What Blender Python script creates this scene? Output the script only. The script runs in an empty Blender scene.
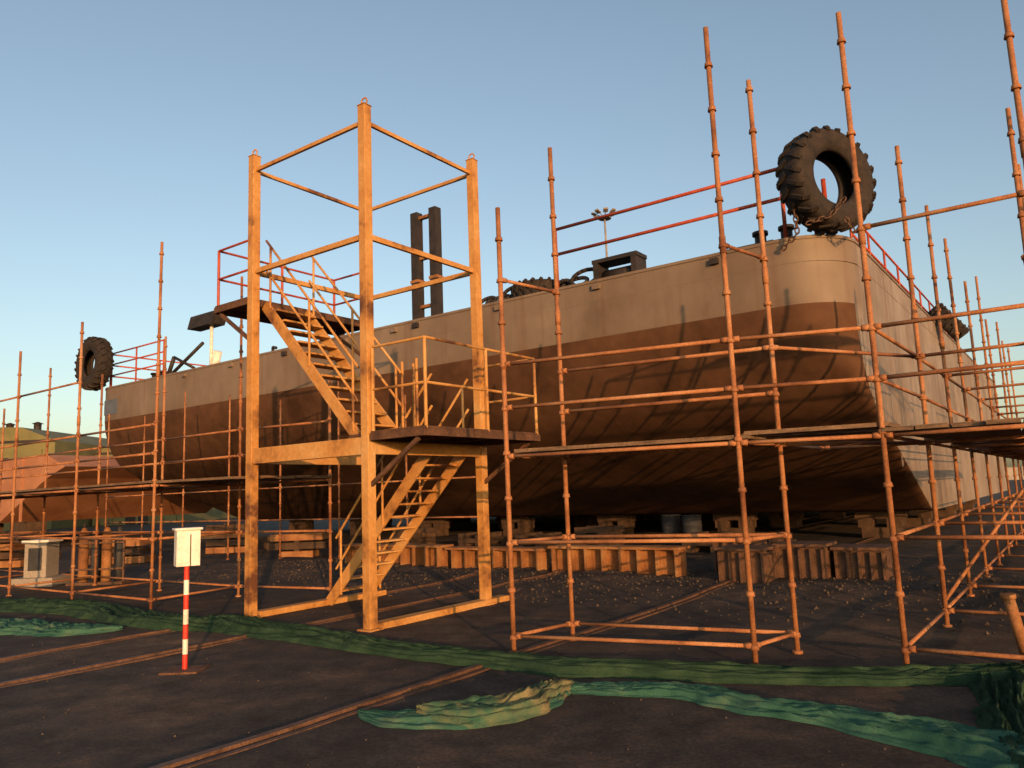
import bpy, math, random
from mathutils import Matrix, Vector, noise
random.seed(7)
scene=bpy.context.scene
# ---------------------------------------------------------------- frame: barge axes
ANG=math.radians(36)
A=Vector((-math.cos(ANG),math.sin(ANG),0)); B=Vector((math.sin(ANG),math.cos(ANG),0)); Z=Vector((0,0,1))
def W(a,b,z=0): return A*a+B*b+Z*z
def V(*t): return Vector(t)
# ---------------------------------------------------------------- materials
def mat(name,cols,scale=3,rough=.7,bump=.15,bscale=40,metal=0,stretch=(1,1,1),stops=None,detail=8,spec=.3,fine=.25,bdist=.01,streak=0):
    m=bpy.data.materials.new(name); m.use_nodes=True; nt=m.node_tree; N=nt.nodes; L=nt.links
    bs=N['Principled BSDF']; bs.inputs['Roughness'].default_value=rough; bs.inputs['Metallic'].default_value=metal
    bs.inputs['Specular IOR Level'].default_value=spec
    tc=N.new('ShaderNodeTexCoord'); mp=N.new('ShaderNodeMapping'); mp.inputs['Scale'].default_value=stretch
    L.new(tc.outputs['Object'],mp.inputs['Vector'])
    n=N.new('ShaderNodeTexNoise'); n.inputs['Scale'].default_value=scale; n.inputs['Detail'].default_value=detail; n.inputs['Roughness'].default_value=.65
    L.new(mp.outputs[0],n.inputs['Vector'])
    r=N.new('ShaderNodeValToRGB'); cr=r.color_ramp
    k=len(cols); stops=stops or [.32+.36*i/(max(1,k-1)) for i in range(k)]
    while len(cr.elements)<k: cr.elements.new(.5)
    for i in range(k):
        cr.elements[i].position=stops[i]; cr.elements[i].color=(*cols[i],1)
    L.new(n.outputs['Fac'],r.inputs[0])
    n2=N.new('ShaderNodeTexNoise'); n2.inputs['Scale'].default_value=bscale; n2.inputs['Detail'].default_value=5
    L.new(tc.outputs['Object'],n2.inputs['Vector'])
    mr=N.new('ShaderNodeMapRange'); mr.inputs[1].default_value=.3; mr.inputs[2].default_value=.7; mr.inputs[3].default_value=1-fine; mr.inputs[4].default_value=1+fine
    L.new(n2.outputs['Fac'],mr.inputs[0])
    mx=N.new('ShaderNodeMix'); mx.data_type='RGBA'; mx.blend_type='MULTIPLY'; mx.inputs[0].default_value=1
    L.new(r.outputs[0],mx.inputs[6]); L.new(mr.outputs[0],mx.inputs[7]); out=mx.outputs[2]
    if streak:
        mp2=N.new('ShaderNodeMapping'); mp2.inputs['Scale'].default_value=(2.6,2.6,.16); L.new(tc.outputs['Object'],mp2.inputs['Vector'])
        n3=N.new('ShaderNodeTexNoise'); n3.inputs['Scale'].default_value=1.6; n3.inputs['Detail'].default_value=7; L.new(mp2.outputs[0],n3.inputs['Vector'])
        m3=N.new('ShaderNodeMapRange'); m3.inputs[1].default_value=.52; m3.inputs[2].default_value=.75; m3.inputs[3].default_value=0; m3.inputs[4].default_value=streak
        L.new(n3.outputs['Fac'],m3.inputs[0])
        mx2=N.new('ShaderNodeMix'); mx2.data_type='RGBA'; L.new(m3.outputs[0],mx2.inputs[0]); L.new(out,mx2.inputs[6]); mx2.inputs[7].default_value=(.11,.05,.026,1); out=mx2.outputs[2]
    L.new(out,bs.inputs['Base Color'])
    b=N.new('ShaderNodeBump'); b.inputs['Strength'].default_value=bump; b.inputs['Distance'].default_value=bdist
    L.new(n2.outputs['Fac'],b.inputs['Height']); L.new(b.outputs[0],bs.inputs['Normal'])
    return m
M={}
M['scaf']=mat('rusty_scaffold_tube',[(.12,.042,.018),(.32,.135,.055),(.42,.24,.13)],scale=1.6,rough=.75,bscale=60,stops=[.32,.52,.78])
M['plank']=mat('weathered_board',[(.07,.045,.03),(.19,.12,.07)],scale=4,stretch=(1,1,6),rough=.9)
M['yel']=mat('yellow_paint_rusted',[(.10,.04,.018),(.40,.19,.05),(.48,.26,.085),(.50,.34,.17)],scale=1.1,stops=[.35,.45,.6,.78],rough=.6,bscale=18,fine=.12)
M['plate']=mat('rusty_floor_plate',[(.05,.025,.015),(.13,.065,.035)],scale=5,rough=.8)
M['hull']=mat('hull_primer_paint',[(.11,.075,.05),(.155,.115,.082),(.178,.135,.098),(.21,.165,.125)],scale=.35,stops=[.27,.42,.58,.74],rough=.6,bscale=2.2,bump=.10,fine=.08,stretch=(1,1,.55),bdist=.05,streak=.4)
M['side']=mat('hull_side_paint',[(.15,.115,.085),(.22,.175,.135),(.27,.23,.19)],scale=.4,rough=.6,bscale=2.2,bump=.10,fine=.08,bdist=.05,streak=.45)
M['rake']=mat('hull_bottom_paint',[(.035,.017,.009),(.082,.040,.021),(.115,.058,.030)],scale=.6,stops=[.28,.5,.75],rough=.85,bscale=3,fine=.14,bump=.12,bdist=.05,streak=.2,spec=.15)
M['deck']=mat('deck_steel',[(.06,.05,.04),(.12,.09,.07)],scale=2)
M['red']=mat('red_handrail_paint',[(.25,.035,.015),(.42,.08,.035)],scale=4,rough=.5,fine=.1)
M['rub']=mat('tyre_rubber',[(.014,.011,.010),(.036,.027,.021)],scale=5,rough=.85,bscale=30)
M['black']=mat('black_steel',[(.015,.013,.012),(.04,.03,.025)],scale=4,rough=.6)
M['white']=mat('white_paint',[(.55,.5,.42),(.8,.77,.7)],scale=6,rough=.5,fine=.08,bump=.05)
M['sred']=mat('signal_red',[(.45,.03,.02),(.6,.05,.03)],scale=6,rough=.5,fine=.08,bump=.05)
M['rail']=mat('rail_steel',[(.055,.03,.018),(.14,.075,.045)],scale=5,rough=.6)
M['rustor']=mat('orange_rust',[(.10,.04,.016),(.25,.11,.04),(.34,.19,.08)],scale=1.5,stops=[.3,.5,.7],rough=.8)
M['wood']=mat('timber_block',[(.035,.022,.014),(.09,.052,.03)],scale=3,rough=.9)
M['net']=mat('green_shade_net',[(.012,.030,.016),(.024,.052,.028),(.045,.08,.042)],scale=3.5,stops=[.3,.5,.72],rough=.95,bscale=160,bump=.5,fine=.4,spec=.1)
M['net2']=mat('green_shade_net_dusty',[(.022,.08,.055),(.045,.12,.08),(.10,.15,.09)],scale=1.6,stops=[.35,.53,.68],rough=.95,bscale=160,bump=.5,fine=.35,spec=.1)
M['net3']=mat('green_shade_net_tan',[(.035,.10,.065),(.085,.125,.07),(.20,.17,.085)],scale=2.4,stops=[.38,.50,.64],rough=.95,bscale=160,bump=.5,fine=.3,spec=.1)  # green cloth mottled with tan
M['roof']=mat('shed_roof_sheet',[(.10,.10,.04),(.17,.15,.06)],scale=.4,rough=.7)
M['ship']=mat('orange_primer_hull',[(.22,.09,.045),(.40,.19,.10)],scale=.4,rough=.7)
M['conc']=mat('concrete',[(.18,.16,.14),(.3,.27,.23)],scale=.5,rough=.9)
M['blue']=mat('blue_grey_paint',[(.07,.085,.11),(.11,.13,.16)],scale=2)
M['dkblue']=mat('dark_drum_paint',[(.02,.022,.026),(.045,.045,.05)],scale=2)
M['stone']=mat('gravel_stone',[(.04,.03,.025),(.11,.08,.055)],scale=8,rough=.95)
# ---------------------------------------------------------------- mesh builder
class MB:
    def __init__(s,mats): s.v=[];s.f=[];s.m=[];s.sm=[];s.mats=mats
    def k(s,name):
        if name not in s.mats: s.mats.append(name)
        return s.mats.index(name)
    def tube(s,p,q,r,m,n=8,r2=None,caps=True):
        p=Vector(p);q=Vector(q);d=(q-p); 
        if d.length<1e-6:return
        d.normalize(); u=d.orthogonal().normalized(); w=d.cross(u); r2=r if r2 is None else r2
        b=len(s.v);mi=s.k(m)
        for c,rr in((p,r),(q,r2)):
            for i in range(n):
                t=2*math.pi*i/n; s.v.append(c+(u*math.cos(t)+w*math.sin(t))*rr)
        for i in range(n):
            j=(i+1)%n; s.f.append((b+i,b+j,b+n+j,b+n+i)); s.m.append(mi); s.sm.append(True)
        if caps:
            s.f.append(tuple(b+i for i in range(n))[::-1]);s.m.append(mi);s.sm.append(False)
            s.f.append(tuple(b+n+i for i in range(n)));s.m.append(mi);s.sm.append(False)
    def box(s,c,x,y,z,m):
        c=Vector(c);b=len(s.v);mi=s.k(m)
        for sx in(-1,1):
            for sy in(-1,1):
                for sz in(-1,1): s.v.append(c+x*sx+y*sy+z*sz)
        for f in((0,1,3,2),(4,6,7,5),(0,4,5,1),(2,3,7,6),(0,2,6,4),(1,5,7,3)):
            s.f.append(tuple(b+i for i in f));s.m.append(mi);s.sm.append(False)
    def beam(s,p,q,w,h,m,up=Z):
        p=Vector(p);q=Vector(q);d=(q-p)/2;dn=d.normalized()
        if abs(dn.dot(up))>.99: up=A
        sd=dn.cross(up).normalized(); u=sd.cross(dn).normalized()
        s.box((p+q)/2,d,sd*w/2,u*h/2,m)
    def lbox(s,a0,a1,b0,b1,z0,z1,m):
        s.box(W((a0+a1)/2,(b0+b1)/2,(z0+z1)/2),A*(a1-a0)/2,B*(b1-b0)/2,Z*(z1-z0)/2,m)
    def poly(s,pts,m,sm=False):
        b=len(s.v); s.v+= [Vector(p) for p in pts]; s.f.append(tuple(range(b,b+len(pts)))); s.m.append(s.k(m)); s.sm.append(sm)
    def build(s,name,recalc=True,bevel=0):
        me=bpy.data.meshes.new(name); me.from_pydata([tuple(v) for v in s.v],[],s.f)
        for n in s.mats: me.materials.append(M[n])
        me.polygons.foreach_set('material_index',s.m); me.polygons.foreach_set('use_smooth',s.sm); me.update()
        if recalc:
            import bmesh
            bm=bmesh.new();bm.from_mesh(me);bmesh.ops.recalc_face_normals(bm,faces=bm.faces);bm.to_mesh(me);bm.free()
        o=bpy.data.objects.new(name,me); scene.collection.objects.link(o)
        if bevel:
            md=o.modifiers.new('b','BEVEL');md.width=bevel;md.segments=2;md.limit_method='ANGLE'
        return o
def new(): return MB([])
# ---------------------------------------------------------------- ground
def gz(x,y):
    d=math.hypot(x,y)
    if d>70: return 0
    z=.018*noise.noise(V(x*.6,y*.6,0))+.008*noise.noise(V(x*2.3,y*2.3,3))
    p=V(x,y,0);b=p.dot(B);a=p.dot(A)
    m=max(0,1-abs(b-14.0)/3.0); m=m*m*(3-2*m); 
    if -2<a<20: z+=m*(.08+.07*noise.noise(V(x*.9,y*.9,5))+.035*noise.noise(V(x*3,y*3,9)))
    return z*(1 if d<50 else (70-d)/20)
def build_ground():
    def axis(lo,hi,step,ext):
        r=[];x=lo
        while x<=hi: r.append(x);x+=step
        e=[];k=step;x=hi
        while x<ext: k*=1.35;x+=k;e.append(x)
        l=[];k=step;x=lo
        while x>-ext: k*=1.35;x-=k;l.append(x)
        return l[::-1]+r+e
    xs=axis(-16,14,.13,2500); ys=axis(2,26,.13,2500)
    nx=len(xs);v=[];f=[]
    for y in ys:
        for x in xs: v.append((x,y,gz(x,y)))
    for j in range(len(ys)-1):
        for i in range(nx-1):
            f.append((j*nx+i,j*nx+i+1,(j+1)*nx+i+1,(j+1)*nx+i))
    me=bpy.data.meshes.new('ground');me.from_pydata(v,[],f);me.polygons.foreach_set('use_smooth',[True]*len(f));me.update()
    o=bpy.data.objects.new('ground',me);scene.collection.objects.link(o)
    m=bpy.data.materials.new('yard_ground');m.use_nodes=True;nt=m.node_tree;N=nt.nodes;L=nt.links;bs=N['Principled BSDF'];bs.inputs['Roughness'].default_value=.92;bs.inputs['Specular IOR Level'].default_value=.2
    tc=N.new('ShaderNodeTexCoord')
    def ns(sc,det=8,ro=.6):
        n=N.new('ShaderNodeTexNoise');n.inputs['Scale'].default_value=sc;n.inputs['Detail'].default_value=det;n.inputs['Roughness'].default_value=ro;L.new(tc.outputs['Object'],n.inputs['Vector']);return n
    def ramp(src,cols,st):
        r=N.new('ShaderNodeValToRGB');
        while len(r.color_ramp.elements)<len(cols): r.color_ramp.elements.new(.5)
        for e,c,s_ in zip(r.color_ramp.elements,cols,st): e.position=s_;e.color=(*c,1)
        L.new(src,r.inputs[0]);return r
    n1=ns(.35);r1=ramp(n1.outputs['Fac'],[(.034,.029,.026),(.054,.041,.033),(.10,.070,.048)],[.35,.52,.7])
    n2=ns(30,6,.7);r2=ramp(n2.outputs['Fac'],[(.55,.55,.55),(1,1,1),(1.7,1.6,1.5)],[.3,.5,.75])
    n3=ns(2.2,9,.7);r3=ramp(n3.outputs['Fac'],[(.55,.55,.55),(1,1,1),(1.8,1.6,1.4)],[.33,.5,.7])
    a=N.new('ShaderNodeMix');a.data_type='RGBA';a.blend_type='MULTIPLY';a.inputs[0].default_value=1;L.new(r1.outputs[0],a.inputs[6]);L.new(r2.outputs[0],a.inputs[7])
    b=N.new('ShaderNodeMix');b.data_type='RGBA';b.blend_type='MULTIPLY';b.inputs[0].default_value=1;L.new(a.outputs[2],b.inputs[6]);L.new(r3.outputs[0],b.inputs[7])
    L.new(b.outputs[2],bs.inputs['Base Color'])
    ad=N.new('ShaderNodeMath');ad.operation='ADD';L.new(n2.outputs['Fac'],ad.inputs[0]);L.new(n3.outputs['Fac'],ad.inputs[1])
    bp=N.new('ShaderNodeBump');bp.inputs['Strength'].default_value=.3;bp.inputs['Distance'].default_value=.015;L.new(ad.outputs[0],bp.inputs['Height']);L.new(bp.outputs[0],bs.inputs['Normal'])
    me.materials.append(m)
build_ground()
# gravel scatter
g=new()
for i in range(4600):
    if i<3600: a=random.uniform(-2,18);b=random.gauss(13.6,1.8)
    else: a=random.uniform(-3,20);b=random.uniform(2,13)
    p=W(a,b); s_=random.choice((.008,.012,.016,.022,.03)) if b>10 else random.choice((.004,.006,.008,.012))
    z=gz(p.x,p.y); c=p+Z*(z+s_*.3)
    base=len(g.v);pts=[V(1,0,0),V(-.5,.8,0),V(-.5,-.8,.1),V(0,0,.9),V(.1,.1,-.7)]
    th=random.uniform(0,6.3);R=Matrix.Rotation(th,3,'Z')
    for q in pts: g.v.append(c+(R@q)*s_*random.uniform(.7,1.3))
    for f in((0,1,3),(1,2,3),(2,0,3),(1,0,4),(2,1,4),(0,2,4)): g.f.append(tuple(base+k for k in f));g.m.append(g.k('stone'));g.sm.append(False)
g.build('gravel')
# rails in ground
for a in(5.15,9.1,10.6):
    r=new()
    pts=[W(a,bb) for bb in [-2+.5*i for i in range(90)]]
    for p,q in zip(pts,pts[1:]):
        zp=gz(p.x,p.y);zq=gz(q.x,q.y);zp=max(-.0,zp);zq=max(0,zq)
        r.beam(p+Z*(zp+.002),q+Z*(zq+.002),.07,.05,'rail')
        r.beam(p+Z*(zp-.006)+A*.085,q+Z*(zq-.006)+A*.085,.02,.03,'rail')
        r.beam(p+Z*(zp-.008)-A*.11,q+Z*(zq-.008)-A*.11,.05,.03,'rail')
    r.build('crane_rail')
# ---------------------------------------------------------------- barge
DK=6.95;KN=5.5;a0=3.45;a1=35.2;b0=16.6;b1=52.0
prof=[(0,DK),(0,6.6),(0,6.2),(0,5.85),(0,KN),(.12,5.1),(.35,4.6),(.68,4.1),(1.1,3.65),(1.7,3.25),(2.5,2.9),(3.9,2.35),(5.8,1.6),(7.6,.88),(8.1,.8)]
def outline(bs,rad):
    pts=[]
    n=10
    pts.append((a1,b1))
    for i in range(n+1):
        t=math.pi/2*i/n; pts.append((a1-rad+rad*math.cos(t),bs+rad-rad*math.sin(t)))
    K=24
    for i in range(1,K): pts.append((a1-rad+(a0+rad-a1+rad)*i/K,bs))
    for i in range(n+1):
        t=math.pi/2*i/n; pts.append((a0+rad-rad*math.sin(t),bs+rad-rad*math.cos(t)))
    for i in range(1,13): pts.append((a0,bs+rad+(b1-bs-rad)*i/12))
    return pts
h=new();rows=[]
for i,(db,z) in enumerate(prof):
    rad=1.35 if z>=KN else max(.25,1.35-(KN-z)*.55)
    o=outline(b0+db,rad);rows.append(len(h.v))
    for (a,b) in o: h.v.append(W(a,b,z))
n=len(o)
for i in range(len(prof)-1):
    for j in range(n-1):
        q=(rows[i]+j,rows[i]+j+1,rows[i+1]+j+1,rows[i+1]+j);h.f.append(q)
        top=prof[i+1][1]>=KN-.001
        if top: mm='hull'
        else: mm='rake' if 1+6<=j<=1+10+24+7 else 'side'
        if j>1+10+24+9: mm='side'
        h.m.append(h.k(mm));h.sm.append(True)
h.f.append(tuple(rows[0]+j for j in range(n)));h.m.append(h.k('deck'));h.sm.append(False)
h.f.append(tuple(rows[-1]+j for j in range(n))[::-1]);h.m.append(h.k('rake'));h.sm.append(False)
h.f.append(tuple([rows[i] for i in range(len(prof))]+[rows[i]+n-1 for i in range(len(prof)-1,-1,-1)]));h.m.append(h.k('side'));h.sm.append(False)
barge=h.build('barge')
md=barge.modifiers.new('e','EDGE_SPLIT');md.split_angle=math.radians(24)
def child(mb,name,par,bevel=0):
    o=mb.build(name,bevel=bevel);o.parent=par;return o
t=new()
def strip(z,hh,off,m):
    o=outline(b0-off,1.35+off)
    o=[(a-(off if a<=a0+1e-6 else 0),b) for a,b in o]
    for (p,q) in zip(o[1:],o[2:]): t.beam(W(p[0],p[1],z),W(q[0],q[1],z),.05,hh,m)
strip(DK-.0,.07,.0,'hull'); strip(6.42,.02,-.021,'hull')
for i in range(1,13):
    a=a0+1.5+i*2.35
    t.lbox(a-.008,a+.008,b0-.004,b0+.03,KN+.02,DK-.05,'hull')
for i,(a) in enumerate([6.2,9.3,12.4,15.5,16.4,18.6,21.7,24.8,27.9]):
    t.lbox(a-.10,a+.10,b0-.10,b0+.03,6.72,6.86,'black' if i%3==0 else 'hull')
t.lbox(33.1,34.2,b0-.02,b0+.03,5.75,6.4,'blue')
for i in range(1,9):
    b=b0+1.6+i*2.6; t.lbox(a0-.005,a0+.03,b-.008,b+.008,2.0,DK-.05,'side')
child(t,'plate_seams_and_brackets',barge)
def railing(mb,p,q,zs,z0,m,step,r=.03):
    p=Vector(p);q=Vector(q);L=(q-p).length;n=max(1,round(L/step))
    for z in zs: mb.tube(p+Z*z,q+Z*z,r,m)
    for i in range(n+1): 
        c=p+(q-p)*i/n; mb.tube(c+Z*z0,c+Z*(max(zs)+.02),r*1.05,m)
r=new();railing(r,W(4.7,b0+.45),W(10.75,b0+.45),(8.05,8.75),DK,'red',6.0,.045)
r.tube(W(4.7,b0+.45,8.75),W(4.1,b0+.8,8.75),.04,'red');r.tube(W(4.1,b0+.8,8.75),W(4.1,b0+.8,DK),.04,'red')
railing(r,W(a0+.25,b0+2.2),W(a0+.25,b0+22),(7.45,7.95),DK,'red',1.9,.03)
railing(r,W(30.2,b0+.4),W(34.6,b0+.4),(7.6,8.1,8.6),DK,'red',2.1,.035)
railing(r,W(34.7,b0+.5),W(34.7,b0+14),(7.6,8.1,8.6),DK,'red',2.1,.035)
child(r,'deck_handrail',barge)
d=new()
def bollard(a,b):
    d.lbox(a-.55,a+.55,b-.22,b+.22,DK,DK+.06,'black')
    for s_ in(-.3,.3):
        d.tube(W(a+s_,b,DK+.06),W(a+s_,b,DK+.5),.13,'black',16); d.tube(W(a+s_,b,DK+.5),W(a+s_,b,DK+.58),.18,'black',16)
bollard(5.1,b0+.9);bollard(32,b0+1.2)
d.lbox(5.0,6.1,b0+.5,b0+.8,DK,DK+.22,'black')
for a in(8.5,9.6):
    d.lbox(a-.07,a+.07,b0+.5,b0+1.1,DK,DK+.62,'black')
d.lbox(8.4,9.7,b0+.5,b0+1.1,DK+.62,DK+.72,'black'); d.tube(W(8.6,b0+.85,DK+.3),W(9.5,b0+.85,DK+.3),.18,'black',14)
d.lbox(9.9,10.9,b0+.8,b0+1.5,DK,DK+.25,'black')
for a,b in((13.2,1.3),(18.3,2),(20.5,1.4),(24,1.2)):
    d.tube(W(a,b0+b,DK),W(a,b0+b,DK+.55),.06,'black'); d.tube(W(a,b0+b,DK+.55),W(a-.2,b0+b,DK+.5),.06,'black')
for a in(16.75,17.6):
    d.lbox(a-.15,a+.15,b0+2.2,b0+2.5,DK,DK+4.5,'black')
    d.lbox(a-.18,a+.18,b0+2.17,b0+2.53,DK+2.0,DK+2.1,'rustor')
for z in(1.2,2.9,4.35): d.lbox(16.9,17.45,b0+2.3,b0+2.45,DK+z-.1,DK+z,'rustor')
d.tube(W(27.4,b0+.8,DK),W(27.4,b0+.8,DK+1.9),.07,'white'); d.box(W(27.7,b0+.8,DK+2.1),A*.85,B*.3,Z*.24+A*-.12,'black')
d.tube(W(27.4,b0+.9,DK),W(27.1,b0+.9,DK+.8),.18,'white')
d.tube(W(30.6,b0+.8,DK+.1),W(28.0,b0+.8,DK+1.25),.07,'black');d.tube(W(30.6,b0+.8,DK+.1),W(30.1,b0+.8,DK+.95),.09,'black');d.tube(W(30.1,b0+.8,DK+.95),W(28.6,b0+.8,DK+.3),.06,'black')
d.lbox(30.0,31,b0+.6,b0+1.1,DK,DK+.3,'black')
child(d,'deck_machinery',barge)
hs=new()
for k in range(9):
    ca=10.0+k*.4+random.uniform(-.1,.1);cb=b0+.6+random.uniform(0,.3);rr=random.uniform(.25,.42);tilt=random.uniform(.5,1.3)
    prev=None
    for i in range(17):
        th=2*math.pi*i/16; p=W(ca+rr*math.cos(th),cb+rr*.7*math.sin(th)*math.cos(tilt),DK+.12+abs(rr*math.sin(tilt)*(.5+.5*math.sin(th)))*1.3)
        if prev is not None: hs.tube(prev,p,.055,'black' if k%3 else 'rub',6)
        prev=p
child(hs,'hose_coils',barge)
def tyre(name,c,axis,R=1.14,w=.5,rin=.56,lugs=22):
    mb=new();axis=Vector(axis).normalized()
    up=(Z-axis*Z.dot(axis)).normalized() if abs(axis.z)<.9 else (A-axis*A.dot(axis)).normalized(); sd=up.cross(axis)
    pr=[(rin,-.30*w),(rin+.03,-.42*w),(rin+.16,-.52*w),(R*.78,-.54*w),(R*.90,-.49*w),(R*.95,-.40*w),(R*.965,-.15*w),(R*.965,.15*w),(R*.95,.40*w),(R*.90,.49*w),(R*.78,.54*w),(rin+.16,.52*w),(rin+.03,.42*w),(rin,.30*w),(rin+.04,.24*w),(R*.75,.4*w),(R*.88,.3*w),(R*.9,0),(R*.88,-.3*w),(R*.75,-.4*w),(rin+.04,-.24*w)]
    n=48;k=len(pr);base=len(mb.v)
    for i in range(n):
        t=2*math.pi*i/n;rd=up*math.cos(t)+sd*math.sin(t)
        for (r_,x) in pr: mb.v.append(c+rd*r_+axis*x)
    for i in range(n):
        for j in range(k):
            mb.f.append((base+i*k+j,base+((i+1)%n)*k+j,base+((i+1)%n)*k+(j+1)%k,base+i*k+(j+1)%k));mb.m.append(mb.k('rub'));mb.sm.append(True)
    for i in range(lugs):
        for sg in(-1,1):
            t=2*math.pi*(i+(.5 if sg>0 else 0))/lugs; pts=[]
            for (x,dt,rr) in((.02,.16,R*.955),(.36,.04,R*.955),(.53,-.02,R*.87)):
                pts.append((x*w*sg,t+dt,rr))
            for (p,q) in zip(pts,pts[1:]):
                def P(e): 
                    rd=up*math.cos(e[1])+sd*math.sin(e[1]); return c+rd*(e[2]+.018)+axis*e[0]
                rd=up*math.cos(p[1])+sd*math.sin(p[1])
                mb.beam(P(p),P(q),.085,.09,'rub',up=rd)
    return mb.build(name,recalc=True)
def chain(pts,name='mooring_chain',s=.08):
    mb=new();flip=0
    for p,q in zip(pts,pts[1:]):
        p=Vector(p);q=Vector(q);L=(q-p).length;n=max(1,int(L/(s*1.5)));d_=(q-p).normalized();u=d_.orthogonal().normalized();w=d_.cross(u)
        for i in range(n):
            c=p+(q-p)*(i+.5)/n; e=(u if flip else w);flip=1-flip;pr=None
            for k in range(9):
                t=2*math.pi*k/8; x=c+d_*math.cos(t)*s*1.0+e*math.sin(t)*s*.6
                if pr is not None: mb.tube(pr,x,s*.22,'rail',5,caps=False)
                pr=x
    return mb.build(name,recalc=False)
tc=V(6.93,15.85,8.12)
aa_=math.radians(-114+47);tax=V(math.cos(aa_),math.sin(aa_),0)
tyre('tractor_tyre_fender',tc,tax,R=1.14,w=.64,rin=.58)
chain([tc+V(-.85,-.25,-.35),tc+V(-.80,-.20,-1.2),W(a0+1.2,b0-.12,DK-.25)])
chain([tc+V(-.65,-.35,-1.05),tc+V(-.2,-.5,-.95),tc+V(.1,-.6,-.6)])
chain([tc+V(0.1,-.5,-1.0),tc+V(.3,-.4,-1.3),tc+V(.6,-.1,-1.1)],s=.07)
mb=new(); mb.tube(tc+V(.15,.5,-1.1),tc+V(.15,.5,.25),.05,'red',12); mb.tube(tc+V(-.1,.5,-1.1),tc+V(-.1,.5,.2),.05,'red',10); child(mb,'tyre_bracket',barge)
tyre('tractor_tyre_fender',W(35.0,b0-.15,8.15),B,R=1.2,w=.6)
tyre('tractor_tyre_fender',W(a0-.35,b0+13.4,7.0),tuple(-A+Z*.7),R=.65,w=.5,rin=.32,lugs=16)
tyre('tractor_tyre_fender',W(11.7,b0+1.1,DK+.28),(.02,.02,1),R=.85,w=.5,rin=.4)
for i,a in enumerate((5,9.5,14,18.5,23,27.5,32)):
    for b in(25.5,31,38,45):
        mb=new()
        mb.lbox(a-.5,a+.5,b-.35,b+.35,-.05,.30,'wood');mb.lbox(a-.6,a-.2,b-.3,b+.3,.30,.55,'wood');mb.lbox(a+.2,a+.6,b-.3,b+.3,.30,.55,'wood');mb.lbox(a-.7,a+.7,b-.2,b+.2,.55,.795,'wood')
        mb.build('keel_block')
for (s0,s1,dz) in((6.3,9.3,.0),(9.5,12.2,-.06),(12.35,15.8,-.02)):
    mb=new();aa=s0+.1;top=.54+dz
    while aa<s1:
        mb.lbox(aa-.025,aa+.025,13.88,14.33,.0,top,'rustor'); aa+=.40
    mb.lbox(s0,s1,14.08,14.14,.04,top-.03,'rustor');mb.lbox(s0,s1,13.86,14.36,top,top+.05,'rustor');mb.lbox(s0,s1,13.8,14.4,-.02,.03,'rustor')
    mb.build('ribbed_steel_beam')
for a,b,z in((4.9,13.6,.6),(4.1,14.3,.62),(3.2,14.6,.55),(5.5,14.9,.7)):
    mb=new();w=.42
    mb.lbox(a-w,a+w,b-.3,b-.26,0,z,'rail');mb.lbox(a-w,a+w,b+.26,b+.3,0,z,'rail')
    for k in range(5): mb.lbox(a-w+.02+k*.19,a-w+.06+k*.19,b-.38,b+.38,.03,z-.03,'rail')
    mb.lbox(a-w-.03,a+w+.03,b-.4,b+.4,z,z+.05,'rail');mb.lbox(a-w-.03,a+w+.03,b-.4,b+.4,-.02,.03,'rail')
    mb.build('steel_support_block')
for a,b in((9.5,21.9),(10.4,22.4)):
    mb=new();g0=.0
    mb.tube(W(a,b,g0),W(a,b,g0+.88),.29,'dkblue',20)
    for z in(.02,.3,.58,.86): mb.tube(W(a,b,g0+z-.015),W(a,b,g0+z+.015),.305,'dkblue',20)
    mb.build('oil_drum')
# low timber cribs in shade under the rake
for i,(a,b) in enumerate(((6.5,19.5),(8.2,20),(11.8,20.4),(13.6,19.8),(16.2,20.2),(19,20))):
    mb=new();zt=.5+.12*(i%3)
    nl=int(zt/.16)
    for k in range(nl):
        for s_ in(-.35,.35):
            if k%2: mb.lbox(a-.6,a+.6,b+s_-.1,b+s_+.1,k*.16,k*.16+.158,'wood')
            else: mb.lbox(a+s_-.1,a+s_+.1,b-.6,b+.6,k*.16,k*.16+.158,'wood')
    mb.build('timber_crib')
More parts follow.
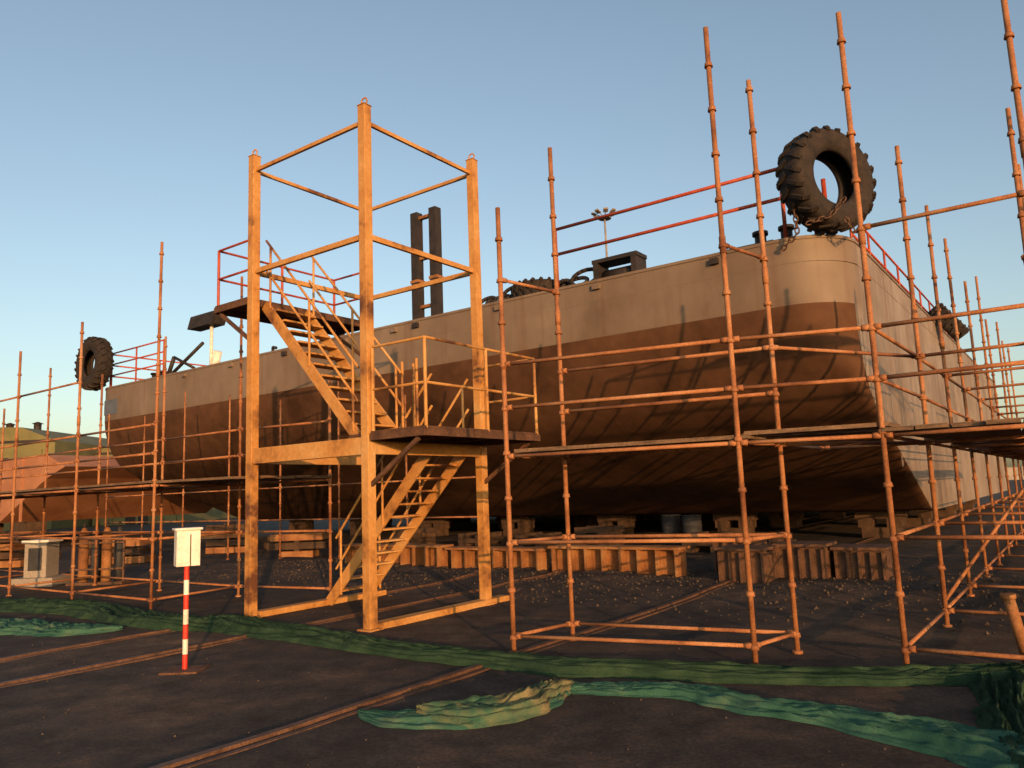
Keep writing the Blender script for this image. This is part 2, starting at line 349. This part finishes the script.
# ---------------------------------------------------------------- scaffold
def scaf_pole(mb,x,y,top,lean=(0,0),r=.026,z0=None):
    z0=gz(x,y) if z0 is None else z0
    P=lambda z: V(x+lean[0]*z,y+lean[1]*z,z)
    mb.tube(P(z0),P(top),r,'scaf',8)
    mb.tube(P(z0),P(z0+.03),.055,'scaf',8)
    z=.2
    while z<top-.05:
        mb.tube(P(z-.035),P(z+.01),r*1.7,'scaf',8,r2=r*1.4); z+=.5
    if top>4: mb.tube(P(top*.62),P(top*.62+.18),r*1.28,'scaf',8)
def led(mb,p,q,z,r=.021,dz=0):
    p=V(p[0],p[1],z);q=V(q[0],q[1],z+dz); mb.tube(p,q,r,'scaf',6)
    d_=(q-p).normalized()
    for e,s_ in((p,1),(q,-1)): mb.tube(e+d_*.02*s_,e+d_*.09*s_,r*1.5,'scaf',6)
def planks(mb,c0,c1,c2,c3,z,n=5):
    c0,c1,c2,c3=[V(c[0],c[1],z) for c in(c0,c1,c2,c3)]
    for i in range(n):
        t0=(i+.03)/n;t1=(i+.97)/n;e=random.uniform(-.12,.12);d_=(c1-c0).normalized()*e
        p0=c0.lerp(c3,t0)+d_;p1=c1.lerp(c2,t0)+d_;p2=c1.lerp(c2,t1)+d_;p3=c0.lerp(c3,t1)+d_
        dz=Z*random.uniform(0,.02);tl=Z*random.uniform(-.01,.02);b=len(mb.v)
        for p in(p0,p1+tl,p2+tl,p3): mb.v.append(p+dz)
        for p in(p0,p1+tl,p2+tl,p3): mb.v.append(p+dz+Z*.04)
        for f in((0,3,2,1),(4,5,6,7),(0,1,5,4),(1,2,6,5),(2,3,7,6),(3,0,4,7)): mb.f.append(tuple(b+k for k in f));mb.m.append(mb.k('plank'));mb.sm.append(False)
P1=(-.09,8.69);P2=(.60,9.36);P3=(2.23,7.69);P4=(2.83,8.24);P5=(3.5,7.33)
s=new()
scaf_pole(s,*P1,5.07,r=.028);scaf_pole(s,*P2,6.1,r=.028);scaf_pole(s,*P3,6.62,r=.028);scaf_pole(s,*P4,6.3,r=.028)
for p,q in((P1,P3),(P2,P4),(P1,P2),(P3,P4)):
    for z in(.2,1.2,2.15): led(s,p,q,z)
for z in(2.7,3.2): led(s,P1,P3,z);led(s,P2,P4,z)
for z in(4.2,): led(s,P1,P2,z);led(s,P3,P4,z)
planks(s,P1,P3,P4,P2,2.18,5)
s.build('scaffold_bay')
s=new()
inner=[(1.45,8.0+2.4*i) for i in range(10)]; outer=[(.25,8.0+2.4*i) for i in range(10)]
tops_i=[6.5,5.9,5.8,5.9,5.6,6.2,5.6,5.9,5.7,5.8]; tops_o=[7.3,6.0,6.1,5.7,6.3,5.7,6.0,5.7,5.9,5.8]
I=[(W(a,b).x,W(a,b).y) for a,b in inner];O=[(W(a,b).x,W(a,b).y) for a,b in outer]
I[0]=P5; O[0]=(W(.08,8.0).x,W(.08,8.0).y)
for k in range(10):
    ln=(random.uniform(-.008,.008),random.uniform(-.008,.008))
    scaf_pole(s,*I[k],tops_i[k]+.0,ln if k else (0,0),r=.028 if k<2 else .026); scaf_pole(s,*O[k],tops_o[k],ln if k else (0,0))
for k in range(10):
    for z in(.2,1.2,2.15,3.2) if k else (.2,1.2,2.15,2.7,3.2,4.2): led(s,I[k],O[k],z)
    if k<9:
        for z in(.2,1.2,2.15,2.7,3.2): led(s,I[k],I[k+1],z)
        for z in(.2,2.15,2.7,3.2,4.2 if k%2 else 1.2): led(s,O[k],O[k+1],z)
        planks(s,I[k],I[k+1],O[k+1],O[k],2.18,5)
for z in(2.15,2.7,3.2): led(s,P3,P5,z)
Q=(W(2.6,10.2).x,W(2.6,10.2).y)
led(s,P4,Q,2.15);led(s,I[1],Q,2.15)
led(s,P4,I[1],2.15);led(s,P4,I[1],3.2)
planks(s,P3,P5,I[1],P4,2.21,4)
E=(W(-1.9,8.2).x,W(-1.9,8.2).y)
for z in(2.7,3.2,4.2): led(s,O[0],E,z)
scaf_pole(s,*E,6.2)
s.tube(V(*I[1],.3),V(*O[2],2.1),.022,'scaf',6)
s.build('scaffold_shadow_bays')
# out-of-view bays added right of the corner to cast shadow stripes on the rake
s=new();pa=[[(W(-1.9-2.4*k,bb).x,W(-1.9-2.4*k,bb).y) for k in range(6)] for bb in(8.2,9.6)]
for rI,row in enumerate(pa):
    for k,p in enumerate(row):
        if not(rI==0 and k==0): scaf_pole(s,*p,random.uniform(6.6,7.6),r=.03)
        if k<5:
            for z in(.2,1.2,2.15,3.2,4.2,5.2,6.2): led(s,p,row[k+1],z,r=.026)
for k in range(6):
    for z in(2.15,4.2,6.2): led(s,pa[0][k],pa[1][k],z)
for k in(0,2,4):
    s.tube(V(*pa[1][k],.3),V(*pa[1][k+1],2.2),.026,'scaf',6);s.tube(V(*pa[1][k+1],2.3),V(*pa[1][k],4.1),.026,'scaf',6);s.tube(V(*pa[1][k],4.3),V(*pa[1][k+1],6.1),.026,'scaf',6)
for k in range(5): planks(s,pa[0][k],pa[0][k+1],pa[1][k+1],pa[1][k],4.23,4)
for k in(1,3): planks(s,pa[0][k],pa[0][k+1],pa[1][k+1],pa[1][k],6.23,4)
s.build('scaffold_shadow_bays')
s=new();fr=[(12.75+2.78*i,7.06) for i in range(6)];bk=[(13.0+2.75*i,8.9) for i in range(6)]
F=[(W(*p).x,W(*p).y) for p in fr];K=[(W(*p).x,W(*p).y) for p in bk]
K0=(-3.32,13.86)
tf=[6.4,5.4,5.2,5.0,5.3,5.0];tk=[6.2,5.4,4.9,5.4,4.6,5.0]
for k in range(6): 
    scaf_pole(s,*F[k],tf[k],(random.uniform(-.006,.006),0));scaf_pole(s,*K[k],tk[k])
    for z in(.2,1.2,2.1): led(s,F[k],K[k],z)
    if k<5:
        for z in(.2,1.2,2.1,2.65,3.15): led(s,F[k],F[k+1],z);led(s,K[k],K[k+1],z)
        planks(s,F[k],F[k+1],K[k+1],K[k],2.13,6)
scaf_pole(s,*K0,3.9)
for z in(.2,1.2,2.1,2.65,3.15): led(s,K[0],K0,z)
planks(s,(W(10.95,7.3).x,W(10.95,7.3).y),F[0],K[0],K0,2.13,6)
led(s,F[2],F[3],4.2);led(s,F[1],F[2],4.2)
s.build('scaffold_shadow_bays')
s=new();rw=[(11.5+2.6*i,14.6) for i in range(8)];R2=[(W(*p).x,W(*p).y) for p in rw]
for k in range(8):
    scaf_pole(s,*R2[k],[3.9,4.4,5.6,4.8,5.2,5.6,5.0,5.3][k])
    if k<7:
        for z in(1.2,2.15,3.2): led(s,R2[k],R2[k+1],z)
s.build('scaffold_shadow_bays')
# ---------------------------------------------------------------- stair tower
TA=7.84;TB_=7.38;SA=2.62;SB=2.48;H=7.42;pw=.14
y=new()
for (a,b,hh) in((TA,TB_,H),(TA+SA,TB_,H),(TA,TB_+SB,H),(TA+SA,TB_+SB,H)):
    y.lbox(a-pw/2,a+pw/2,b-pw/2,b+pw/2,.0,hh,'yel')
    y.lbox(a-pw*.9,a+pw*.9,b-pw*.9,b+pw*.9,-.02,.03,'yel'); y.lbox(a-pw*.58,a+pw*.58,b-pw*.58,b+pw*.58,hh,hh+.012,'yel')
    c=W(a,b,hh+.07);pr=None
    for i in range(11):
        t_=math.pi*2*i/10;x=c+A*math.cos(t_)*.06+Z*math.sin(t_)*.06
        if pr is not None:y.tube(pr,x,.014,'yel',6)
        pr=x
aL,aR=TA+SA,TA;bN,bF=TB_,TB_+SB
def ring(z,w,hh,sides='NFLR'):
    if 'N' in sides:y.lbox(aR+pw/2,aL-pw/2,bN-w/2,bN+w/2,z-hh/2,z+hh/2,'yel')
    if 'F' in sides:y.lbox(aR+pw/2,aL-pw/2,bF-w/2,bF+w/2,z-hh/2,z+hh/2,'yel')
    if 'R' in sides:y.lbox(aR-w/2,aR+w/2,bN+pw/2,bF-pw/2,z-hh/2,z+hh/2,'yel')
    if 'L' in sides:y.lbox(aL-w/2,aL+w/2,bN+pw/2,bF-pw/2,z-hh/2,z+hh/2,'yel')
ring(7.18,.05,.06);ring(5.45,.06,.08);ring(2.46,.10,.24,'NLR')
y.lbox(aR-.10,aR+.10,bN+.1,bF+.5,.0,.09,'yel'); y.lbox(aL-.10,aL+.10,bN+.1,bF+.3,.0,.09,'yel')
def landing(a_0,a_1,b_0,b_1,z):
    y.lbox(a_0,a_1,b_0,b_1,z,z+.03,'plate')
    y.lbox(a_0,a_1,b_0-.02,b_0+.02,z-.10,z-.002,'plate');y.lbox(a_0,a_1,b_1-.02,b_1+.02,z-.10,z-.002,'plate')
    y.lbox(a_0-.02,a_0+.02,b_0+.021,b_1-.021,z-.10,z-.002,'plate');y.lbox(a_1-.02,a_1+.02,b_0+.021,b_1-.021,z-.10,z-.002,'plate')
    for k in(.33,.66): 
        bb=b_0+(b_1-b_0)*k;y.lbox(a_0+.03,a_1-.03,bb-.02,bb+.02,z-.08,z-.002,'plate')
ZM=2.62;ZU=5.02
landing(aR-1.1,aR-.10,bN-.05,bF+.1,ZM); landing(aL+.10,aL+1.0,bN-.05,bF+.1,ZU)
landing(aR-.10,aR+.5,bN+.1,bF-.1,ZM-.004)
for bb in(bN,bF): 
    y.beam(W(aR-.05,bb,ZM-.7),W(aR-.95,bb,ZM-.12),.05,.06,'plate'); y.beam(W(aL+.05,bb,ZU-.7),W(aL+.9,bb,ZU-.12),.05,.06,'plate')
def stair(at,ab,zt,zb,bl,br,n,m='yel'):
    for bb in(bl,br): y.beam(W(at,bb,zt-.08),W(ab,bb,zb+.0),.04,.18,m)
    for i in range(1,n+1):
        t_=i/(n+1);a=at+(ab-at)*t_;z=zt+(zb-zt)*t_
        y.lbox(a-.12,a+.12,min(bl,br)+.022,max(bl,br)-.022,z-.02,z+.012,'yel')
def srail(at,ab,zt,zb,bb,hs=(.5,1.0),n=3):
    for hh in hs: y.tube(W(at,bb,zt+hh),W(ab,bb,zb+hh),.021,'yel',8)
    for i in range(n):
        t_=(i+.12)/(n-.76);a=at+(ab-at)*t_;z=zt+(zb-zt)*t_;y.tube(W(a,bb,z-.05),W(a,bb,z+max(hs)),.021,'yel',8)
stair(aL-.0,aR+.45,ZU,ZM,bN+.22,bN+1.05,11);srail(aL-.05,aR+.4,ZU,ZM,bN+.2);srail(aL-.05,aR+.4,ZU,ZM,bN+1.08)
stair(aR+.1,aL-.1,ZM,.05,bN+1.45,bN+2.28,12);srail(aR+.1,aL-.3,ZM,.1,bN+1.43);srail(aR+.1,aL-.3,ZM,.1,bN+2.31)
def lrail(pts,z,m,hs=(.5,1.05)):
    for p,q in zip(pts,pts[1:]):
        for hh in hs:y.tube(W(*p,z+hh),W(*q,z+hh),.021,m,8)
    for p in pts:y.tube(W(*p,z),W(*p,z+max(hs)),.025,m,8)
lrail([(aR-.1,bN),(aR-1.08,bN),(aR-1.08,bN+1.3),(aR-1.08,bF+.05),(aR-.1,bF+.05)],ZM,'yel',(.6,1.2))
lrail([(aL+.1,bN),(aL+.98,bN),(aL+.98,bN+1.3),(aL+.98,bF+.05),(aL+.1,bF+.05)],ZU,'red',(.5,1.0))
for a,b in((aR+.45,bN+1.15),(aR+.45,bN+1.4),(aR+.1,bN+1.1)):y.tube(W(a,b,ZM),W(a,b,ZM+1.2),.024,'yel',8)
y.build('stair_tower',bevel=.006)
# ---------------------------------------------------------------- nets
def net(name,pts,widths,hgt,m,seed=0,base=.0,step=.03,al=1.0,ragged=1.0):
    P=[V(p[0],p[1],0) for p in pts]
    path=[];wd=[];hg=[]
    for i in range(len(P)-1):
        p0=P[max(0,i-1)];p1=P[i];p2=P[i+1];p3=P[min(len(P)-1,i+2)];n=max(2,int((p2-p1).length/step))
        for k in range(n):
            t_=k/n;q=.5*((2*p1)+(p2-p0)*t_+(2*p0-5*p1+4*p2-p3)*t_*t_+(3*p1-p0-3*p2+p3)*t_**3)
            path.append(q);wd.append(widths[i]*(1-t_)+widths[i+1]*t_);hg.append(hgt[i]*(1-t_)+hgt[i+1]*t_)
    mb=new();nc=48;mi=mb.k(m)
    for i,q in enumerate(path):
        q2=path[min(i+4,len(path)-1)];q1=path[max(i-4,0)];tg=(q2-q1).normalized();sd=V(-tg.y,tg.x,0);L=i*step
        e=min(1,i/12,(len(path)-1-i)/12); e=max(.05,e)**.5
        wl=wd[i]*e*(1+ragged*(.6*noise.noise(V(L*1.3,seed,0))+.25*noise.noise(V(L*5,seed,0))));wr=wd[i]*e*(1+ragged*(.6*noise.noise(V(L*1.3,seed,7))+.25*noise.noise(V(L*5,seed,7))))
        for j in range(nc):
            s_=j/(nc-1)*2-1; x=s_*(wl if s_<0 else wr)*.5
            p=q+sd*(x+.03*noise.noise(V(L*3,s_*3,seed)))
            edge=max(0,1-abs(s_)**4)
            wv=s_*4.2+1.4*noise.noise(V(L*.7,seed,2))
            r1=1-abs(noise.noise(V(L*.9*al+seed,wv,seed)))*2.6
            r2=1-abs(noise.noise(V(L*2.6*al,wv*2.1,seed+3)))*2.6
            r3=1-abs(noise.noise(V(L*7*al,wv*4.0,seed+5)))*2.6
            fold=max(0,.55*max(0,r1)**1.5+.30*max(0,r2)**1.5+.15*max(0,r3))
            p.z=gz(p.x,p.y)+.004+base*edge+hg[i]*fold*edge
            mb.v.append(p)
    for i in range(len(path)-1):
        for j in range(nc-1):
            b=i*nc+j;mb.f.append((b,b+1,b+nc+1,b+nc));mb.m.append(mi);mb.sm.append(True)
    return mb.build(name,recalc=False)
net('shade_net',[(-11.5,15.6),(-9.6,14.6),(-7.3,13.5),(-5.3,11.7),(-4.2,11.3),(-2.6,10.0),(-1.36,9.0),(0,8.1),(.9,7.65),(2.44,7.2),(3.3,7.0),(4.4,6.9)],[.9,.9,.9,.7,.7,.5,.42,.42,.4,.42,.45,.45],[.15,.16,.13,.13,.14,.11,.10,.09,.09,.09,.09,.09],'net',1,.05,al=.3,ragged=.5)
net('shade_net',[(-1.35,6.6),(-.9,6.4),(-.45,6.35),(.1,6.7),(.35,7.1),(.8,7.0),(1.45,6.75),(2.0,6.2),(2.4,5.85),(2.85,5.3),(3.2,4.7)],[.25,.45,.5,.4,.3,.3,.36,.42,.5,.7,.9],[.03,.06,.08,.08,.06,.07,.09,.10,.10,.12,.13],'net2',5,.008,al=1.0)
net('shade_net',[(-.85,6.4),(-.4,6.3),(0,6.55),(.25,6.95),(.45,7.2)],[.25,.42,.45,.36,.2],[.10,.17,.17,.14,.08],'net3',3,.02,al=.9)
net('shade_net',[(-9.2,13.0),(-7.6,12.0),(-6.3,11.3),(-5.7,11.4)],[.5,.8,.7,.3],[.1,.14,.12,.05],'net2',9,.01)
net('shade_net',[(4.2,7.1),(3.9,6.5),(3.55,5.9),(3.2,5.2),(2.95,4.5)],[.4,.5,.5,.5,.5],[.10,.12,.12,.12,.12],'net',12,.02,al=.5)
# ---------------------------------------------------------------- marker post
mb=new();px,py=-3.61,8.55;g0=gz(px,py)
mb.box(V(px,py,g0+.012),V(.2,0,0),V(0,.18,0),V(0,0,.012),'plate')
for k in range(7):
    mb.tube(V(px,py,g0+.02+k*.155),V(px,py,g0+.02+(k+1)*.155),.028,'sred' if k%2==0 else 'white',12,caps=False)
rt=Matrix.Rotation(math.radians(32),3,'Z')
mb.box(V(px,py,g0+1.29),rt@V(.12,0,0),rt@V(0,.09,0),V(0,0,.19),'white')
mb.box(V(px,py,g0+1.495),rt@V(.14,0,0),rt@V(0,.115,0),V(0,0,.012),'white')
mb.box(V(px,py,g0+1.27)+rt@V(.02,-.093,0),rt@V(.006,0,0),rt@V(0,.004,0),V(0,0,.17),'wood')
mb.build('marker_post_meter_box',bevel=.004)
mb=new();c=V(-11.3,18.6,0)
mb.box(c+Z*.1,V(.5,0,0),V(0,.4,0),V(0,0,.1),'conc');mb.box(c+Z*.6,V(.26,0,0),V(0,.26,0),V(0,0,.4),'conc');mb.box(c+Z*1.03,V(.32,0,0),V(0,.3,0),V(0,0,.03),'white');mb.box(c+V(0,-.27,.62),V(.16,0,0),V(0,.01,0),V(0,0,.26),'dkblue')
mb.build('electrical_cabinet',bevel=.01)
# gas cylinder rack
mb=new();c=V(-10.2,18.4,0)
for i in range(4):
    q=c+V(i*.27,.05*(i%2),.06);mb.tube(q,q+Z*1.1,.11,'dkblue' if i%2 else 'rustor',14);mb.tube(q+Z*1.1,q+Z*1.24,.11,'dkblue' if i%2 else 'rustor',14,r2=.04);mb.tube(q+Z*1.24,q+Z*1.36,.03,'black',8)
for z in(.35,.95): mb.box(c+V(.4,-.14,z),V(.62,0,0),V(0,.015,0),V(0,0,.02),'rail')
for x in(-.2,1.0): mb.box(c+V(x,-.1,.55),V(.02,0,0),V(0,.02,0),V(0,0,.55),'rail')
mb.box(c+V(.4,0,.03),V(.65,0,0),V(0,.25,0),V(0,0,.03),'rail')
mb.build('gas_cylinder_rack')
mb=new();p=V(4.6,7.3,gz(4.6,7.3));mb.tube(p,p+V(-.12,0,.62),.05,'rustor',16);mb.tube(p+V(-.12,0,.62),p+V(-.125,0,.66),.065,'rustor',16);mb.tube(p,p+V(-.005,0,.03),.11,'rustor',16)
mb.build('steel_pipe_stub')
# ---------------------------------------------------------------- background
mb=new();o=V(-46,50,0);ux=V(.86,-.5,0).normalized();uy=V(.5,.86,0)
pl=[(0,4.3),(28,4.3),(29.5,3.7),(28,3.2),(24,1.2),(0,1.2)]
for s_ in(0,12): mb.poly([o+ux*x+Z*z+uy*s_ for x,z in pl],'ship')
for (p,q) in zip(pl,pl[1:]+pl[:1]): mb.poly([o+ux*p[0]+Z*p[1],o+ux*q[0]+Z*q[1],o+ux*q[0]+Z*q[1]+uy*12,o+ux*p[0]+Z*p[1]+uy*12],'ship')
for x in range(2,28,3): mb.box(o+ux*x+Z*2.75-uy*.03,ux*.04,uy*.05,Z*1.5,'ship')
for x in range(1,26,4): mb.box(o+ux*x+Z*.6+uy*1,ux*.5,uy*.5,Z*.6,'wood')
mb.build('orange_hull_on_blocks')
def shed(c,w,dp,hh,rf,nv,name='storage_shed',rm='roof',wm='ship'):
    mb=new()
    pr=[(-w/2,0),(-w/2,hh),(-w*.32,hh+rf*.9),(-w*.1,hh+rf),(w*.1,hh+rf),(w*.32,hh+rf*.9),(w/2,hh),(w/2,0)]
    for s_ in(-1,1): mb.poly([c+V(x,s_*dp/2,z) for x,z in pr],wm)
    for i,(p,q) in enumerate(zip(pr,pr[1:])): mb.poly([c+V(p[0],-dp/2,p[1]),c+V(q[0],-dp/2,q[1]),c+V(q[0],dp/2,q[1]),c+V(p[0],dp/2,p[1])],wm if i in(0,len(pr)-2) else rm)
    mb.box(c+V(0,-dp/2-.04,hh),V(w/2,0,0),V(0,.05,0),V(0,0,.12),'black')
    for i in range(nv):
        x=(-.5+(i+.5)/nv)*w*.62; z=hh+rf*.85; mb.tube(c+V(x,-dp/4,z),c+V(x,-dp/4,z+.9),.35,'black',10);mb.tube(c+V(x,-dp/4,z+.9),c+V(x,-dp/4,z+1.1),.55,'black',10,r2=.1)
    for i in range(7):
        x=(-.5+(i+.5)/7)*w; mb.box(c+V(x,-dp/2-.06,hh*.45),V(.12,0,0),V(0,.06,0),V(0,0,hh*.45),rm)
        if i<6: mb.box(c+V(x+w/14,-dp/2-.02,hh*.75),V(w/22,0,0),V(0,.03,0),V(0,0,hh*.07),'black')
    mb.box(c+V(0,-dp/2-.03,hh*.25),V(w*.15,0,0),V(0,.04,0),V(0,0,hh*.25),'black')
    mb.build(name)
for x,y_,w,rf,hh in((-52,82,18,1.5,8.2),(-38,88,9,1.2,7.2),(-72,80,18,1.8,8.8)): shed(V(x,y_,0),w,20,hh,rf,4,wm='roof')
for x,y_,w,hh in((-20,140,40,4),(25,150,30,3.5),(70,160,40,5),(-75,150,30,5)):
    shed(V(x,y_,0),w,16,hh,1.2,5,'warehouse','conc','conc')
mb=new();mb.box(V(0,200,1.6),V(300,0,0),V(0,.3,0),V(0,0,1.6),'conc')
for i in range(-60,61): mb.box(V(i*5,199.5,1.7),V(.25,0,0),V(0,.25,0),V(0,0,1.75),'conc')
mb.build('boundary_wall')
for i in range(9):
    x=-22+i*1.9+random.uniform(-.5,.5);yy=26+random.uniform(-4,6);mb=new();k=random.randint(2,4)
    for j in range(k):
        mb.box(V(x,yy,.12+j*.26),V(random.uniform(.5,1.0),0,0),V(0,.4,0),V(0,0,.1),'wood' if j%2 else 'rustor')
        mb.box(V(x,yy,.12+j*.26+.13),V(.08,0,0),V(0,.35,0),V(0,0,.028),'wood')
    mb.build('timber_stack')
mb=new();c=V(10.7,80,0);mb.tube(c,c+Z*31,.22,'conc',12,r2=.1);mb.tube(c+Z*30.6,c+Z*30.75,.7,'conc',14)
for i in range(8):
    t_=2*math.pi*i/8;dr=V(math.cos(t_),math.sin(t_),0);mb.tube(c+Z*30.7,c+Z*31.2+dr*1.0,.05,'conc',6);mb.box(c+Z*31.2+dr*1.15,dr*.25+Z*.1,dr.cross(Z)*.25,Z*.08,'conc')
mb.build('high_mast_light')
# ---------------------------------------------------------------- camera, sky, sun
p=math.radians(8);r_=math.radians(2.2)
R=(Matrix.Rotation(math.pi/2+p,4,'X')@Matrix.Rotation(-r_,4,'Z'))
cam=bpy.data.cameras.new('camera');co=bpy.data.objects.new('camera',cam);scene.collection.objects.link(co)
co.matrix_world=Matrix.Translation((0,0,1.75))@R;cam.lens=770/1024*36;cam.sensor_width=36;cam.clip_end=6000;cam.clip_start=.05;scene.camera=co
EL=math.radians(7);TH=math.radians(16)
sd=V(math.sin(TH)*math.cos(EL),-math.cos(TH)*math.cos(EL),math.sin(EL))
sl=bpy.data.lights.new('sun','SUN');sl.energy=5;sl.angle=math.radians(.3);sl.color=(1,.50,.20)
so=bpy.data.objects.new('sun',sl);scene.collection.objects.link(so);so.rotation_euler=(-sd).to_track_quat('-Z','Y').to_euler();so.location=sd*50
w=bpy.data.worlds.new('World');scene.world=w;w.use_nodes=True;nt=w.node_tree
sk=nt.nodes.new('ShaderNodeTexSky');sk.sky_type='NISHITA';sk.sun_disc=False;sk.sun_elevation=EL;sk.sun_rotation=math.pi-TH;sk.air_density=1.0;sk.dust_density=2.0;sk.ozone_density=1.3
hs_=nt.nodes.new('ShaderNodeHueSaturation');hs_.inputs['Saturation'].default_value=.88;hs_.inputs['Value'].default_value=1.75
bg=nt.nodes['Background'];bg.inputs['Strength'].default_value=.15;nt.links.new(sk.outputs[0],hs_.inputs['Color']);nt.links.new(hs_.outputs[0],bg.inputs['Color'])
scene.view_settings.view_transform='Standard';scene.view_settings.look='None'
